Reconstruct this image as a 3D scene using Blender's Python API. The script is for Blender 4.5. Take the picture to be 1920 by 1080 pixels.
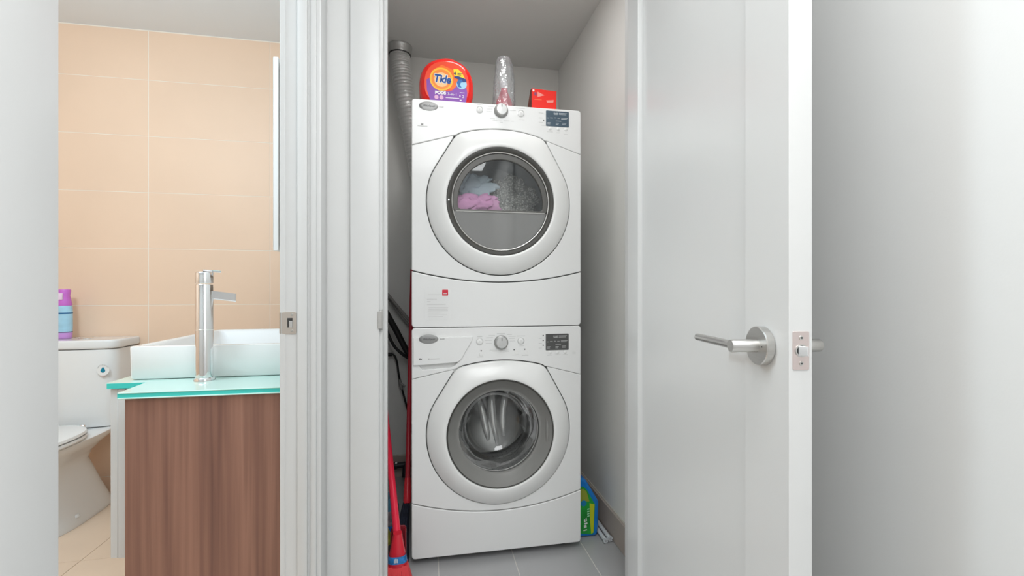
import bpy, bmesh, math, random
from mathutils import Vector, Matrix, noise
for _o in list(bpy.data.objects): bpy.data.objects.remove(_o)
S = bpy.context.scene
COL = S.collection
R = math.radians
rnd = random.Random(7)

# ---------------------------------------------------------------- camera, world, lights, exposure
cd = bpy.data.cameras.new('camera'); cam = bpy.data.objects.new('camera', cd); COL.objects.link(cam)
cd.sensor_width = 36.0; cd.lens = 853.0 / 1920.0 * 36.0; cd.shift_y = 1.0 / 1920.0
cd.clip_start = 0.02; cd.clip_end = 60
cam.location = (0, 0, 1.08); cam.rotation_euler = (R(90), 0, R(-10.62))
S.camera = cam
w = bpy.data.worlds.new('world'); S.world = w; w.use_nodes = True
w.node_tree.nodes['Background'].inputs[0].default_value = (0.98, 0.99, 1.0, 1)
w.node_tree.nodes['Background'].inputs[1].default_value = 0.7
S.view_settings.view_transform = 'Standard'; S.view_settings.look = 'None'
S.view_settings.gamma = 1.0; S.view_settings.use_curve_mapping = False
S.view_settings.exposure = 0.15
def area(name, loc, rot, sx, sy, power, color=(1, 1, 1), shape='RECTANGLE'):
    l = bpy.data.lights.new(name, 'AREA'); l.shape = shape; l.size = sx; l.size_y = sy
    l.energy = power; l.color = color
    o = bpy.data.objects.new(name, l); COL.objects.link(o); o.location = loc; o.rotation_euler = rot
    return o
area('hall_fill_light', (0.22, -0.45, 2.42), (0, 0, 0), 0.8, 2.3, 35.0, (0.97, 0.99, 1.0))  # unseen, assumed lamp; stretched forward to light the right wall and closet
area('closet_fill_light', (0.25, 1.66, 2.40), (0, 0, 0), 0.30, 0.22, 2.8, (0.99, 1.0, 0.99))  # unseen fill, added to brighten the closet
bl = bpy.data.lights.new('bathroom_fill_light', 'POINT'); bl.energy = 38.0; bl.color = (0.77, 0.92, 1.0); bl.shadow_soft_size = 0.16  # unseen, added fill; hung low so it brightens the ceiling
blo = bpy.data.objects.new('bathroom_fill_light', bl); COL.objects.link(blo); blo.location = (-1.35, 1.15, 2.10)

# ---------------------------------------------------------------- helpers
MATS = {}
def M(name, color=(.8, .8, .8), rough=.5, metal=0.0, noise_amt=0.0, noise_scale=8.0, bump=0.0, bump_scale=60.0,
      coat=0.0, trans=0.0, ior=1.45, emit=0.0, stretch=None, spec=None):
    if name in MATS: return MATS[name]
    m = bpy.data.materials.new(name); m.use_nodes = True; nt = m.node_tree; b = nt.nodes['Principled BSDF']
    c = (color[0], color[1], color[2], 1)
    b.inputs['Base Color'].default_value = c; b.inputs['Roughness'].default_value = rough
    b.inputs['Metallic'].default_value = metal; b.inputs['IOR'].default_value = ior
    b.inputs['Coat Weight'].default_value = coat; b.inputs['Coat Roughness'].default_value = .08
    b.inputs['Transmission Weight'].default_value = trans
    if spec is not None: b.inputs['Specular IOR Level'].default_value = spec
    if emit: b.inputs['Emission Color'].default_value = c; b.inputs['Emission Strength'].default_value = emit
    if noise_amt or bump:
        tc = nt.nodes.new('ShaderNodeTexCoord'); mp = nt.nodes.new('ShaderNodeMapping')
        nt.links.new(tc.outputs['Object'], mp.inputs['Vector'])
        if stretch: mp.inputs['Scale'].default_value = stretch
    if noise_amt:
        n = nt.nodes.new('ShaderNodeTexNoise'); n.inputs['Scale'].default_value = noise_scale; n.inputs['Detail'].default_value = 5
        nt.links.new(mp.outputs['Vector'], n.inputs['Vector'])
        r = nt.nodes.new('ShaderNodeValToRGB'); r.color_ramp.elements[0].position = .3; r.color_ramp.elements[1].position = .7
        k0, k1 = 1 - noise_amt, 1 + noise_amt
        r.color_ramp.elements[0].color = (color[0]*k0, color[1]*k0, color[2]*k0, 1)
        r.color_ramp.elements[1].color = (min(1, color[0]*k1), min(1, color[1]*k1), min(1, color[2]*k1), 1)
        nt.links.new(n.outputs['Fac'], r.inputs['Fac']); nt.links.new(r.outputs['Color'], b.inputs['Base Color'])
    if bump:
        n2 = nt.nodes.new('ShaderNodeTexNoise'); n2.inputs['Scale'].default_value = bump_scale
        nt.links.new(mp.outputs['Vector'], n2.inputs['Vector'])
        bp = nt.nodes.new('ShaderNodeBump'); bp.inputs['Strength'].default_value = bump; bp.inputs['Distance'].default_value = .002
        nt.links.new(n2.outputs['Fac'], bp.inputs['Height']); nt.links.new(bp.outputs['Normal'], b.inputs['Normal'])
    MATS[name] = m
    return m
def clear_mat(name, tint=(1, 1, 1), body=(.9, .9, .9), body_amt=0.05, gloss=0.12, rough=.03, bump=0.0, bump_scale=30):
    """see-through film or window glass: mostly transparent, a little body colour, fresnel gloss"""
    if name in MATS: return MATS[name]
    m = bpy.data.materials.new(name); m.use_nodes = True; nt = m.node_tree; nt.nodes.clear()
    out = nt.nodes.new('ShaderNodeOutputMaterial')
    tr = nt.nodes.new('ShaderNodeBsdfTransparent'); tr.inputs[0].default_value = (*tint, 1)
    df = nt.nodes.new('ShaderNodeBsdfDiffuse'); df.inputs[0].default_value = (*body, 1)
    gl = nt.nodes.new('ShaderNodeBsdfGlossy'); gl.inputs['Roughness'].default_value = rough
    m1 = nt.nodes.new('ShaderNodeMixShader'); m1.inputs[0].default_value = body_amt
    nt.links.new(tr.outputs[0], m1.inputs[1]); nt.links.new(df.outputs[0], m1.inputs[2])
    lw = nt.nodes.new('ShaderNodeLayerWeight'); lw.inputs['Blend'].default_value = .25
    ma = nt.nodes.new('ShaderNodeMath'); ma.operation = 'MULTIPLY_ADD'; ma.use_clamp = True
    nt.links.new(lw.outputs['Fresnel'], ma.inputs[0]); ma.inputs[1].default_value = .6; ma.inputs[2].default_value = gloss
    m2 = nt.nodes.new('ShaderNodeMixShader')
    nt.links.new(ma.outputs[0], m2.inputs[0]); nt.links.new(m1.outputs[0], m2.inputs[1]); nt.links.new(gl.outputs[0], m2.inputs[2])
    if bump:
        tc = nt.nodes.new('ShaderNodeTexCoord'); n = nt.nodes.new('ShaderNodeTexNoise'); n.inputs['Scale'].default_value = bump_scale
        nt.links.new(tc.outputs['Object'], n.inputs['Vector'])
        bp = nt.nodes.new('ShaderNodeBump'); bp.inputs['Strength'].default_value = bump; bp.inputs['Distance'].default_value = .01
        nt.links.new(n.outputs['Fac'], bp.inputs['Height']); nt.links.new(bp.outputs['Normal'], gl.inputs['Normal'])
        nt.links.new(bp.outputs['Normal'], lw.inputs['Normal'])
    nt.links.new(m2.outputs[0], out.inputs[0]); MATS[name] = m
    return m

OFF = {}
def reg(o, parent):
    COL.objects.link(o)
    if parent is not None: o.parent = parent; OFF[o.name] = OFF[parent.name]
    return o
def thing(name, label, cat, loc=(0, 0, 0), rot=(0, 0, 0), group=None, local=False, kind=None):
    o = bpy.data.objects.new(name, None); COL.objects.link(o); o.location = loc; o.rotation_euler = rot
    o.empty_display_size = .05
    o['label'] = label
    if cat: o['category'] = cat
    if group: o['group'] = group
    if kind: o['kind'] = kind
    OFF[o.name] = Vector((0, 0, 0)) if local else Vector(loc)
    return o
def tag(o, label, cat=None, group=None, kind=None):
    o['label'] = label
    if cat: o['category'] = cat
    if group: o['group'] = group
    if kind: o['kind'] = kind
    return o
def finish(name, me, mat, parent, smooth=35):
    off = OFF[parent.name] if parent is not None else Vector((0, 0, 0))
    if off.length: me.transform(Matrix.Translation(-off))
    me.materials.clear()
    for m in (mat if isinstance(mat, (list, tuple)) else [mat]): me.materials.append(m)
    if smooth:
        for p in me.polygons: p.use_smooth = True
        me.set_sharp_from_angle(angle=R(smooth))
    me.update()
    o = bpy.data.objects.new(name, me)
    reg(o, parent)
    if parent is None: OFF[o.name] = Vector((0, 0, 0))
    return o
def pyd(name, V, F, mat, parent=None, smooth=35, recalc=True):
    me = bpy.data.meshes.new(name); me.from_pydata([tuple(v) for v in V], [], F); me.update()
    if recalc:
        bm = bmesh.new(); bm.from_mesh(me); bmesh.ops.recalc_face_normals(bm, faces=bm.faces); bm.to_mesh(me); bm.free()
    return finish(name, me, mat, parent, smooth)
def boxes(name, L, mat, parent=None, bevel=0.0, segs=2):
    """one mesh out of axis aligned boxes (x0,x1,y0,y1,z0,z1) that belong to one piece"""
    bm = bmesh.new()
    for (x0, x1, y0, y1, z0, z1) in L:
        r = bmesh.ops.create_cube(bm, size=1)
        for v in r['verts']:
            v.co = Vector((x0 + (v.co.x + .5)*(x1-x0), y0 + (v.co.y + .5)*(y1-y0), z0 + (v.co.z + .5)*(z1-z0)))
    if bevel: bmesh.ops.bevel(bm, geom=list(bm.edges), offset=bevel, segments=segs, profile=.5, affect='EDGES')
    me = bpy.data.meshes.new(name); bm.to_mesh(me); bm.free()
    return finish(name, me, mat, parent, 40)
def box(name, x0, x1, y0, y1, z0, z1, mat, parent=None, bevel=0.0, segs=2):
    return boxes(name, [(x0, x1, y0, y1, z0, z1)], mat, parent, bevel, segs)
def curve_mesh(loops, half, bevel, bres=2):
    cu = bpy.data.curves.new('tmp', 'CURVE'); cu.dimensions = '2D'; cu.fill_mode = 'BOTH'
    cu.extrude = max(half - bevel, 0); cu.bevel_depth = bevel; cu.bevel_resolution = bres; cu.offset = -bevel
    for lp in loops:
        sp = cu.splines.new('POLY'); sp.points.add(len(lp) - 1); sp.use_cyclic_u = True
        for p, q in zip(sp.points, lp): p.co = (q[0], q[1], 0, 1)
    o = bpy.data.objects.new('tmp', cu); me = bpy.data.meshes.new_from_object(o)
    bpy.data.objects.remove(o); bpy.data.curves.remove(cu)
    return me
FRONT = Matrix(((1, 0, 0, 0), (0, 0, -1, 0), (0, 1, 0, 0), (0, 0, 0, 1)))      # flat xy -> upright xz, facing -y
SIDE = Matrix(((0, 0, -1, 0), (-1, 0, 0, 0), (0, 1, 0, 0), (0, 0, 0, 1)))     # flat xy -> upright, facing -x
EDGE = Matrix(((0, 0, 1, 0), (1, 0, 0, 0), (0, 1, 0, 0), (0, 0, 0, 1)))       # flat xy -> upright, facing +x
def plate(name, loops, y0, thick, mat, parent=None, bevel=0.0, bres=2, smooth=30):
    """upright slab in the xz plane, its front at y = y0 looking to -y"""
    if not isinstance(loops[0][0], (list, tuple)): loops = [loops]
    me = curve_mesh(loops, thick/2, bevel, bres)
    me.transform(Matrix.Translation((0, y0 + thick/2, 0)) @ FRONT)
    return finish(name, me, mat, parent, smooth)
def slab(name, loops, z0, z1, mat, parent=None, bevel=0.0, bres=2, smooth=30):
    """lying slab in the xy plane"""
    if not isinstance(loops[0][0], (list, tuple)): loops = [loops]
    me = curve_mesh(loops, (z1-z0)/2, bevel, bres)
    me.transform(Matrix.Translation((0, 0, (z0+z1)/2)))
    return finish(name, me, mat, parent, smooth)
def text(name, s, size, pos, mat, parent, orient=FRONT, width=None, shear=0.0, bold=0.0, align='CENTER', extrude=.0002, roll=0.0):
    cu = bpy.data.curves.new('tmp', 'FONT'); cu.body = s; cu.size = size; cu.align_x = align; cu.align_y = 'CENTER'
    cu.extrude = extrude; cu.shear = shear; cu.offset = bold; cu.resolution_u = 3
    o = bpy.data.objects.new('tmp', cu); me = bpy.data.meshes.new_from_object(o)
    bpy.data.objects.remove(o); bpy.data.curves.remove(cu)
    if width:
        xs = [v.co.x for v in me.vertices]; k = width / max(1e-6, max(xs) - min(xs))
        me.transform(Matrix.Diagonal((k, 1, 1, 1)))
    me.transform(Matrix.Translation(pos) @ orient @ Matrix.Rotation(roll, 4, 'Z'))
    return finish(name, me, mat, parent, 0)
def arc(cx, cy, r, a0, a1, n, ry=None):
    ry = r if ry is None else ry
    return [(cx + r*math.cos(a0 + (a1-a0)*i/n), cy + ry*math.sin(a0 + (a1-a0)*i/n)) for i in range(n+1)]
def circle(cx, cy, r, n=48, ry=None): return arc(cx, cy, r, 0, 2*math.pi, n, ry)[:-1]
def rrect(x0, x1, y0, y1, r, n=5):
    P = []
    for cx, cy, a in ((x1-r, y0+r, -90), (x1-r, y1-r, 0), (x0+r, y1-r, 90), (x0+r, y0+r, 180)):
        P += arc(cx, cy, r, R(a), R(a+90), n)
    return P
def smoothpath(P, n=10):
    P = [Vector(p) for p in P]; Q = [P[0]*2 - P[1]] + P + [P[-1]*2 - P[-2]]; out = []
    for i in range(1, len(Q)-2):
        for k in range(n):
            t = k/n; a, b, c, d = Q[i-1], Q[i], Q[i+1], Q[i+2]
            out.append(.5*((2*b) + (c-a)*t + (2*a-5*b+4*c-d)*t*t + (3*b-a-3*c+d)*t**3))
    return out + [P[-1]]
def tube(name, P, rad, mat, parent=None, segs=12, caps=True, flat=1.0, smooth=40):
    P = [Vector(p) for p in P]; n = len(P)
    rads = rad if isinstance(rad, (list, tuple)) else [rad]*n
    T = [(P[min(i+1, n-1)] - P[max(i-1, 0)]).normalized() for i in range(n)]
    up = Vector((0, 0, 1)) if abs(T[0].z) < .9 else Vector((0, 1, 0))
    u = T[0].cross(up).normalized(); V = []; F = []
    for i in range(n):
        u = (u - T[i]*u.dot(T[i])).normalized(); v = T[i].cross(u)
        for k in range(segs):
            a = 2*math.pi*k/segs; V.append(P[i] + (u*math.cos(a) + v*math.sin(a)*flat)*rads[i])
    for i in range(n-1):
        for k in range(segs):
            F.append((i*segs+k, i*segs+(k+1) % segs, (i+1)*segs+(k+1) % segs, (i+1)*segs+k))
    if caps: F.append(tuple(range(segs))[::-1]); F.append(tuple((n-1)*segs+k for k in range(segs)))
    return pyd(name, V, F, mat, parent, smooth)
def lathe(name, prof, center, axis, mat, parent=None, segs=40, smooth=40, caps=True, sx=1.0):
    """prof = (radius, distance along axis)"""
    A = {'x': (Vector((0, 1, 0)), Vector((0, 0, 1)), Vector((1, 0, 0))), 'y': (Vector((1, 0, 0)), Vector((0, 0, 1)), Vector((0, 1, 0))),
         'z': (Vector((1, 0, 0)), Vector((0, 1, 0)), Vector((0, 0, 1)))}[axis]
    C = Vector(center); V = []; F = []
    for r, h in prof:
        for k in range(segs):
            a = 2*math.pi*k/segs; V.append(C + A[0]*(r*math.cos(a)*sx) + A[1]*(r*math.sin(a)) + A[2]*h)
    for i in range(len(prof)-1):
        for k in range(segs): F.append((i*segs+k, i*segs+(k+1) % segs, (i+1)*segs+(k+1) % segs, (i+1)*segs+k))
    if caps:
        if prof[0][0] > 1e-4: F.append(tuple(range(segs)))
        if prof[-1][0] > 1e-4: F.append(tuple((len(prof)-1)*segs+k for k in range(segs)))
    o = pyd(name, V, F, mat, parent, smooth)
    bm = bmesh.new(); bm.from_mesh(o.data); bmesh.ops.remove_doubles(bm, verts=bm.verts, dist=1e-6)
    bmesh.ops.recalc_face_normals(bm, faces=bm.faces); bm.to_mesh(o.data); bm.free()
    return o
def loft(name, rings, mat, parent=None, caps=True, smooth=45):
    n = len(rings[0]); V = [p for r in rings for p in r]; F = []
    for i in range(len(rings)-1):
        for k in range(n): F.append((i*n+k, i*n+(k+1) % n, (i+1)*n+(k+1) % n, (i+1)*n+k))
    if caps: F.append(tuple(range(n))); F.append(tuple((len(rings)-1)*n+k for k in range(n)))
    return pyd(name, V, F, mat, parent, smooth)
def marks(name, L, y, mat, parent, t=.0003):
    """small printed lines and signs as one part: (x0,x1,z0,z1)"""
    o = boxes(name, [(a, b, y-t, y, c, d) for a, b, c, d in L], mat, parent); o['kind'] = 'stuff'
    return o

# ---------------------------------------------------------------- materials
paint = M('wall_paint', (.69, .69, .68), .55, noise_amt=.012, noise_scale=3, bump=.05, bump_scale=250)
trimw = M('trim_paint', (.635, .635, .63), .32, noise_amt=.01, noise_scale=4)
doorw = M('door_paint', (.655, .655, .648), .28, noise_amt=.012, noise_scale=3)
closetp = M('closet_paint_lightened', (.85, .845, .815), .6, noise_amt=.015, noise_scale=3, bump=.05, bump_scale=250)  # hall wall paint lightened, standing in for light the closet lacks
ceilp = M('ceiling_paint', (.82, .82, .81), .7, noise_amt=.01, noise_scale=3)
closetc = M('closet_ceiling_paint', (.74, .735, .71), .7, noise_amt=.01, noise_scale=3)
tilep = M('peach_tile', (.86, .63, .47), .5, noise_amt=.025, noise_scale=2.5)
grout = M('tile_grout', (.90, .80, .70), .8)
floor_tile_b = M('beige_floor_tile', (.88, .69, .53), .3, noise_amt=.05, noise_scale=4)
floor_grout_b = M('beige_floor_grout', (.50, .38, .29), .8)
gtile = M('grey_floor_tile', (.43, .43, .435), .35, noise_amt=.04, noise_scale=5)
ggrout = M('grey_floor_grout', (.66, .64, .60), .8)
btile = M('taupe_baseboard_tile', (.50, .43, .385), .4, noise_amt=.05, noise_scale=5)
bgrout = M('baseboard_caulk', (.62, .59, .53), .7)
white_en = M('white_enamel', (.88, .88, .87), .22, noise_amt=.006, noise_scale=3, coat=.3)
white_pl = M('white_plastic', (.88, .88, .865), .28, coat=.2)
gap = M('gap_grey', (.12, .12, .115), .7)
dkring = M('dark_grey_plastic', (.06, .058, .052), .5)
mdring = M('mid_grey_plastic', (.26, .257, .245), .42)
ltrim = M('silver_rim', (.62, .61, .59), .25, metal=.6)
chrome = M('chrome', (.86, .86, .87), .05, metal=1)
satin = M('satin_nickel', (.62, .61, .59), .28, metal=1, noise_amt=.04, noise_scale=40, stretch=(1, 1, 12))
steel = M('stainless_drum', (.80, .80, .79), .30, metal=.75, bump=.15, bump_scale=14)
darkm = M('dark_metal', (.10, .10, .10), .35, metal=1)
print_g = M('grey_print', (.42, .42, .41), .6)
print_l = M('light_grey_print', (.60, .60, .59), .6)
print_d = M('dark_print', (.08, .08, .08), .6)
print_w = M('white_print', (.85, .85, .85), .5)
porc = M('porcelain', (.85, .85, .845), .10, coat=.3)
black = M('black_rubber', (.012, .012, .012), .45)
redp = M('red_plastic', (.80, .02, .06), .3)
dredp = M('dark_red_plastic', (.42, .015, .03), .35)
navy = M('navy_mop_fabric', (.012, .016, .03), .9, noise_amt=.4, noise_scale=40, bump=.8, bump_scale=90)

def wood_mat():
    m = bpy.data.materials.new('walnut_veneer'); m.use_nodes = True; nt = m.node_tree; b = nt.nodes['Principled BSDF']
    tc = nt.nodes.new('ShaderNodeTexCoord'); mp = nt.nodes.new('ShaderNodeMapping'); mp.inputs['Scale'].default_value = (48, 48, 1.0)
    n = nt.nodes.new('ShaderNodeTexNoise'); n.inputs['Scale'].default_value = 1.3; n.inputs['Detail'].default_value = 8; n.inputs['Distortion'].default_value = .3
    nt.links.new(tc.outputs['Object'], mp.inputs[0]); nt.links.new(mp.outputs[0], n.inputs['Vector'])
    mp2 = nt.nodes.new('ShaderNodeMapping'); mp2.inputs['Scale'].default_value = (11, 11, .15)
    n2 = nt.nodes.new('ShaderNodeTexNoise'); n2.inputs['Scale'].default_value = 1.0; n2.inputs['Detail'].default_value = 2
    nt.links.new(tc.outputs['Object'], mp2.inputs[0]); nt.links.new(mp2.outputs[0], n2.inputs['Vector'])
    mx = nt.nodes.new('ShaderNodeMath'); mx.operation = 'MULTIPLY_ADD'; mx.inputs[1].default_value = .55
    md = nt.nodes.new('ShaderNodeMath'); md.operation = 'MULTIPLY'; md.inputs[1].default_value = .45
    nt.links.new(n2.outputs['Fac'], md.inputs[0]); nt.links.new(n.outputs['Fac'], mx.inputs[0]); nt.links.new(md.outputs[0], mx.inputs[2])
    r = nt.nodes.new('ShaderNodeValToRGB'); e = r.color_ramp.elements
    e[0].position = .32; e[0].color = (.17, .080, .062, 1); e[1].position = .70; e[1].color = (.40, .21, .15, 1)
    x = e.new(.5); x.color = (.27, .135, .098, 1)
    nt.links.new(mx.outputs[0], r.inputs['Fac']); nt.links.new(r.outputs['Color'], b.inputs['Base Color'])
    b.inputs['Roughness'].default_value = .38
    return m
walnut = wood_mat()

# ---------------------------------------------------------------- the setting
def struct(o, label):
    o['kind'] = 'structure'; o['label'] = label; return o
HX0, HX1 = -0.29, 0.76          # hall walls
CY = 1.366                      # closet wall, hall side
CX0, CX1, CYB = -0.29, 0.795, 2.69   # closet inside
BX1, BX0, BYB = -0.377, -2.55, 2.75  # bathroom
HC, CC, BC = 2.45, 2.418, 2.458      # ceilings
JL, JR, JTOP = -0.126, 0.666, 2.12   # closet opening
BY0, BY1 = 0.404, 1.28               # bathroom opening
YN = -2.4
# hall
struct(box('floor_hall', BX1, 0.9, YN, CY+.1, -.06, -.012, M('hall_floor_pale_tile', (.60, .59, .575), .35, noise_amt=.15, noise_scale=3, stretch=(12, 1, 1))), 'hall floor in front of the laundry closet')
struct(box('ceiling_hall', BX1, 0.9, YN, CY+.1, HC, HC+.08, ceilp), 'white hall ceiling above the doorways')
struct(box('wall_hall_right', HX1, HX1+.09, YN, CY, -.01, HC, paint), 'plain off-white wall to the right behind the open door')
struct(boxes('wall_hall_left', [(BX1, HX0, YN, BY0-.012, -.01, HC), (BX1, HX0, BY0-.012, BY1+.012, JTOP+.012, HC), (BX1, HX0, BY1+.012, BYB, -.01, HC)], paint), 'white wall with the bathroom doorway')
struct(boxes('wall_closet_front', [(HX0, JL-.014, CY, 1.458, -.01, HC), (JR+.014, CX1+.09, CY, 1.458, -.01, HC), (JL-.014, JR+.014, CY, 1.458, JTOP+.014, HC)], paint), 'white wall strip between the two doorways')
# closet
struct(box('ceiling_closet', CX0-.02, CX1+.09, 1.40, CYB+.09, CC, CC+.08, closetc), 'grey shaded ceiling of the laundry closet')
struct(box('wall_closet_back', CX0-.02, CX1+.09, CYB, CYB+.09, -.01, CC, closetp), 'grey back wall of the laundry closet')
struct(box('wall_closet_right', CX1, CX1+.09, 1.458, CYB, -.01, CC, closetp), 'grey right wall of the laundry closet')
fl = struct(box('floor_closet', CX0-.02, CX1+.09, CY+.02, CYB+.02, -.05, -.0006, ggrout), 'grey tiled closet floor with pale joints')
gx = [-.555 + .3*i for i in range(6)]; gy = [1.386, 1.95, 2.55, 2.70]
gx = [-.255, .045, .345, .645, .945]
for i in range(-1, 4):
    a = max(CX0, -.255 + .3*i) + .0015; b = min(CX1, .045 + .3*i) - .0015
    for j in range(3):
        if b - a > .01: box('tile', a, b, gy[j]+.0015, gy[j+1]-.0015, -.02, 0, gtile, fl, .0008, 1)
bb = struct(box('baseboard_right', CX1-.004, CX1, 1.46, CYB, 0, .124, bgrout), 'taupe tile baseboard along the right closet wall')
for y0, y1 in ((1.46, 1.65), (1.65, 2.25), (2.25, 2.685)):
    box('tile', CX1-.012, CX1-.003, y0+.001, y1-.001, .002, .119, btile, bb, .001, 1)
bb = struct(box('baseboard_back', CX0, CX1-.013, CYB-.004, CYB, 0, .126, bgrout), 'dark tile baseboard along the back closet wall')
for x0, x1 in ((-.29, .045), (.045, .645), (.645, .782)):
    box('tile', x0+.001, x1-.001, CYB-.012, CYB-.003, .002, .122, btile, bb, .001, 1)
# bathroom
struct(box('ceiling_bathroom', BX0, BX1, -.3, BYB+.09, BC, BC+.08, M('bathroom_ceiling_paint', (.82, .86, .90), .7)), 'white bathroom ceiling above the peach tiles')
struct(boxes('wall_bathroom_left', [(BX0-.09, BX0, -.3, BYB+.09, -.01, BC)], tilep), 'bathroom wall on the far left')
struct(boxes('wall_bathroom_near', [(BX0, BX1, -.39, -.3, -.01, BC)], paint), 'bathroom wall beside the hall')
wb = struct(box('wall_bathroom_back', BX0, BX1, BYB-.0072, BYB+.09, -.01, BC, grout), 'bathroom back wall of large peach tiles with pale joints')
zs = [0.0, .0916] + [.0916 + .3*k for k in range(1, 8)] + [BC-.004]
xs = [BX0, -2.059, -1.459, -.859, BX1]
for i in range(len(xs)-1):
    for j in range(len(zs)-1):
        box('tile', xs[i]+.0016, xs[i+1]-.0016, BYB-.008, BYB+.002, zs[j]+.0014, zs[j+1]-.0014, tilep, wb, .0009, 1)
fb = struct(box('floor_bathroom', BX0, BX1, -.3, BYB, -.06, -.003, floor_grout_b), 'beige tiled bathroom floor')
for i in range(4):
    for j in range(6):
        x0 = BX0 + .6*i; y0 = -.26 + .6*j - .05
        x1 = min(x0+.6, BX1); y1 = min(y0+.6, BYB-.008); y0 = max(y0, -.3)
        if y1 - y0 > .02: box('tile', x0+.001, x1-.001, y0+.001, y1-.001, -.02, 0, floor_tile_b, fb, .0006, 1)
# trims
def strike(name, parent, orient, c, wdt, hgt, lip):
    me = curve_mesh([rrect(-wdt/2, wdt/2, -hgt/2, hgt/2, .004, 3)], .0012, .0004)
    me.transform(Matrix.Translation(c) @ orient)
    p = finish(name, me, M('strike_nickel', (.70, .64, .59), .32, metal=.9), parent)
    return p
t = struct(box('trim_1', BX1, HX0, BY1, BY1+.012, -.01, JTOP, trimw, None, .001, 1), 'white doorway jamb with strike plate at the bathroom')
box('jamb_bead', BX1, BX1+.013, BY1-.002, BY1+.001, -.01, JTOP, trimw, t, .001, 1)
box('door_stop', -.332, -.308, BY1-.011, BY1+.001, -.01, JTOP, trimw, t, .002, 2)
box('casing', HX0-.001, HX0+.0145, BY1+.002, BY1+.074, -.01, JTOP+.07, trimw, t, .003, 2)
box('casing_bead', HX0-.012, HX0+.003, BY1-.004, BY1+.006, -.01, JTOP, trimw, t, .002, 2)
sp = strike('strike_plate', t, FRONT, (-.3535, BY1-.001, .99), .036, .058, 0)
me = None
tube('strike_lip', [(-.3705, BY1-.001, .963), (-.3745, BY1+.001, .963), (-.3745, BY1+.001, 1.017), (-.3705, BY1-.001, 1.017)][1:3], .0042, satin, sp, 10)
box('latch_hole', -.3585, -.3455, BY1-.0027, BY1-.0018, .978, 1.003, darkm, sp, .0003, 1)
box('latch_tongue', -.354, -.346, BY1-.0034, BY1-.0022, .978, .995, chrome, sp, .0003, 1)
for z in (.969, 1.011): lathe('screw', [(0.0001, -.0014), (.0032, -.001), (.0036, 0)], (-.347, BY1-.0022, z), 'y', satin, sp, 12)
t = struct(boxes('trim_2', [(HX0, HX0+.0145, BY0-.072, BY0+.001, -.01, JTOP+.07), (BX1, HX0, BY0-.011, BY0, -.01, JTOP)], trimw, None, .0015, 2), 'white near casing of the bathroom doorway at the left edge')
struct(boxes('trim_3', [(BX1, HX0, BY0, BY1, JTOP, JTOP+.012), (HX0, HX0+.0145, BY0-.072, BY1+.074, JTOP+.001, JTOP+.072)], trimw, None, .001, 1), 'white head casing above the bathroom doorway')
t = struct(box('trim_4', JL-.013, JL, CY-.004, 1.462, -.01, JTOP, trimw, None, .001, 1), 'white left jamb and casing of the laundry closet')
box('casing', JL-.088, JL-.008, CY-.016, CY+.001, -.01, JTOP+.075, trimw, t, .003, 2)
box('door_stop', JL-.001, JL+.010, 1.405, 1.43, -.01, JTOP, trimw, t, .002, 2)
box('strike_plate', JL-.0005, JL+.0012, 1.352, 1.388, .961, 1.019, satin, t, .0004, 1)
box('strike_lip', JL-.012, JL+.0012, 1.347, 1.352, .965, 1.015, satin, t, .001, 1)
t = struct(box('trim_5', JR, JR+.013, CY-.004, 1.458, -.01, JTOP, trimw, None, .001, 1), 'white hinge jamb of the laundry closet behind the open door')
box('casing', JR+.012, JR+.09, CY-.016, CY+.001, -.01, JTOP+.075, trimw, t, .003, 2)
struct(boxes('trim_6', [(JL, JR, CY-.004, 1.458, JTOP, JTOP+.013), (JL-.088, JR+.09, CY-.016, CY+.001, JTOP+.008, JTOP+.082)], trimw, None, .001, 1), 'white head casing above the laundry closet')

# open closet door
DA = R(7.6)
d = thing('door_1', 'open white panel door with satin lever handle beside the laundry closet', 'door', (JR, 1.355, 0), (0, 0, -math.pi/2 - DA), local=True, kind='structure')
LW, DH, TH = .78, 2.105, .036
def frame_loop(x0, x1, z0, z1): return [(x0, z0), (x1, z0), (x1, z1), (x0, z1)]
plate('stile_frame', [frame_loop(0, LW, .008, DH), frame_loop(.10, LW-.115, .205, DH-.12)], -TH, TH, doorw, d, .0012, 2)
box('panel', .095, LW-.11, -TH+.013, -.013, .2, DH-.115, doorw, d)
for sgn, yf in ((-1, -TH), (1, 0.0)):
    h = lathe('rosette', [(.029, 0), (.031, .002), (.031, .0125), (.0295, .014), (.0001, .014)] if sgn > 0 else [(.029, 0), (.031, -.002), (.031, -.0125), (.0295, -.014), (.0001, -.014)], (LW-.06, yf, .988), 'y', satin, d, 48)
    lathe('lever_neck', [(.0105, sgn*.012), (.0105, sgn*.055), (.0095, sgn*.0565), (.0001, sgn*.0565)], (LW-.06, yf, .988), 'y', satin, h, 24)
    tube('lever_bar', [(LW-.052, yf+sgn*.046, .988), (LW-.060, yf+sgn*.046, .988), (LW-.195, yf+sgn*.046, .988)], .0068, satin, h, 20)
box('privacy_pin', LW-.045, LW-.043, -TH-.0146, -TH-.0138, .987, .989, darkm, d)
lp = plate('latch_plate', [rrect(-.0125, .0125, -.0285, .0285, .002, 3)], 0, .0022, M('latch_plate_nickel', (.72, .62, .60), .30, metal=.9), d, .0004)
lp.data.transform(Matrix.Translation((LW+.0014, -TH/2, .988)) @ Matrix.Rotation(R(90), 4, 'Z'))
for z in (.969, 1.007): lathe('screw', [(.0001, .0016), (.003, .0014), (.0036, 0)], (LW+.001, -TH/2, z), 'x', satin, lp, 14)
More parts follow.
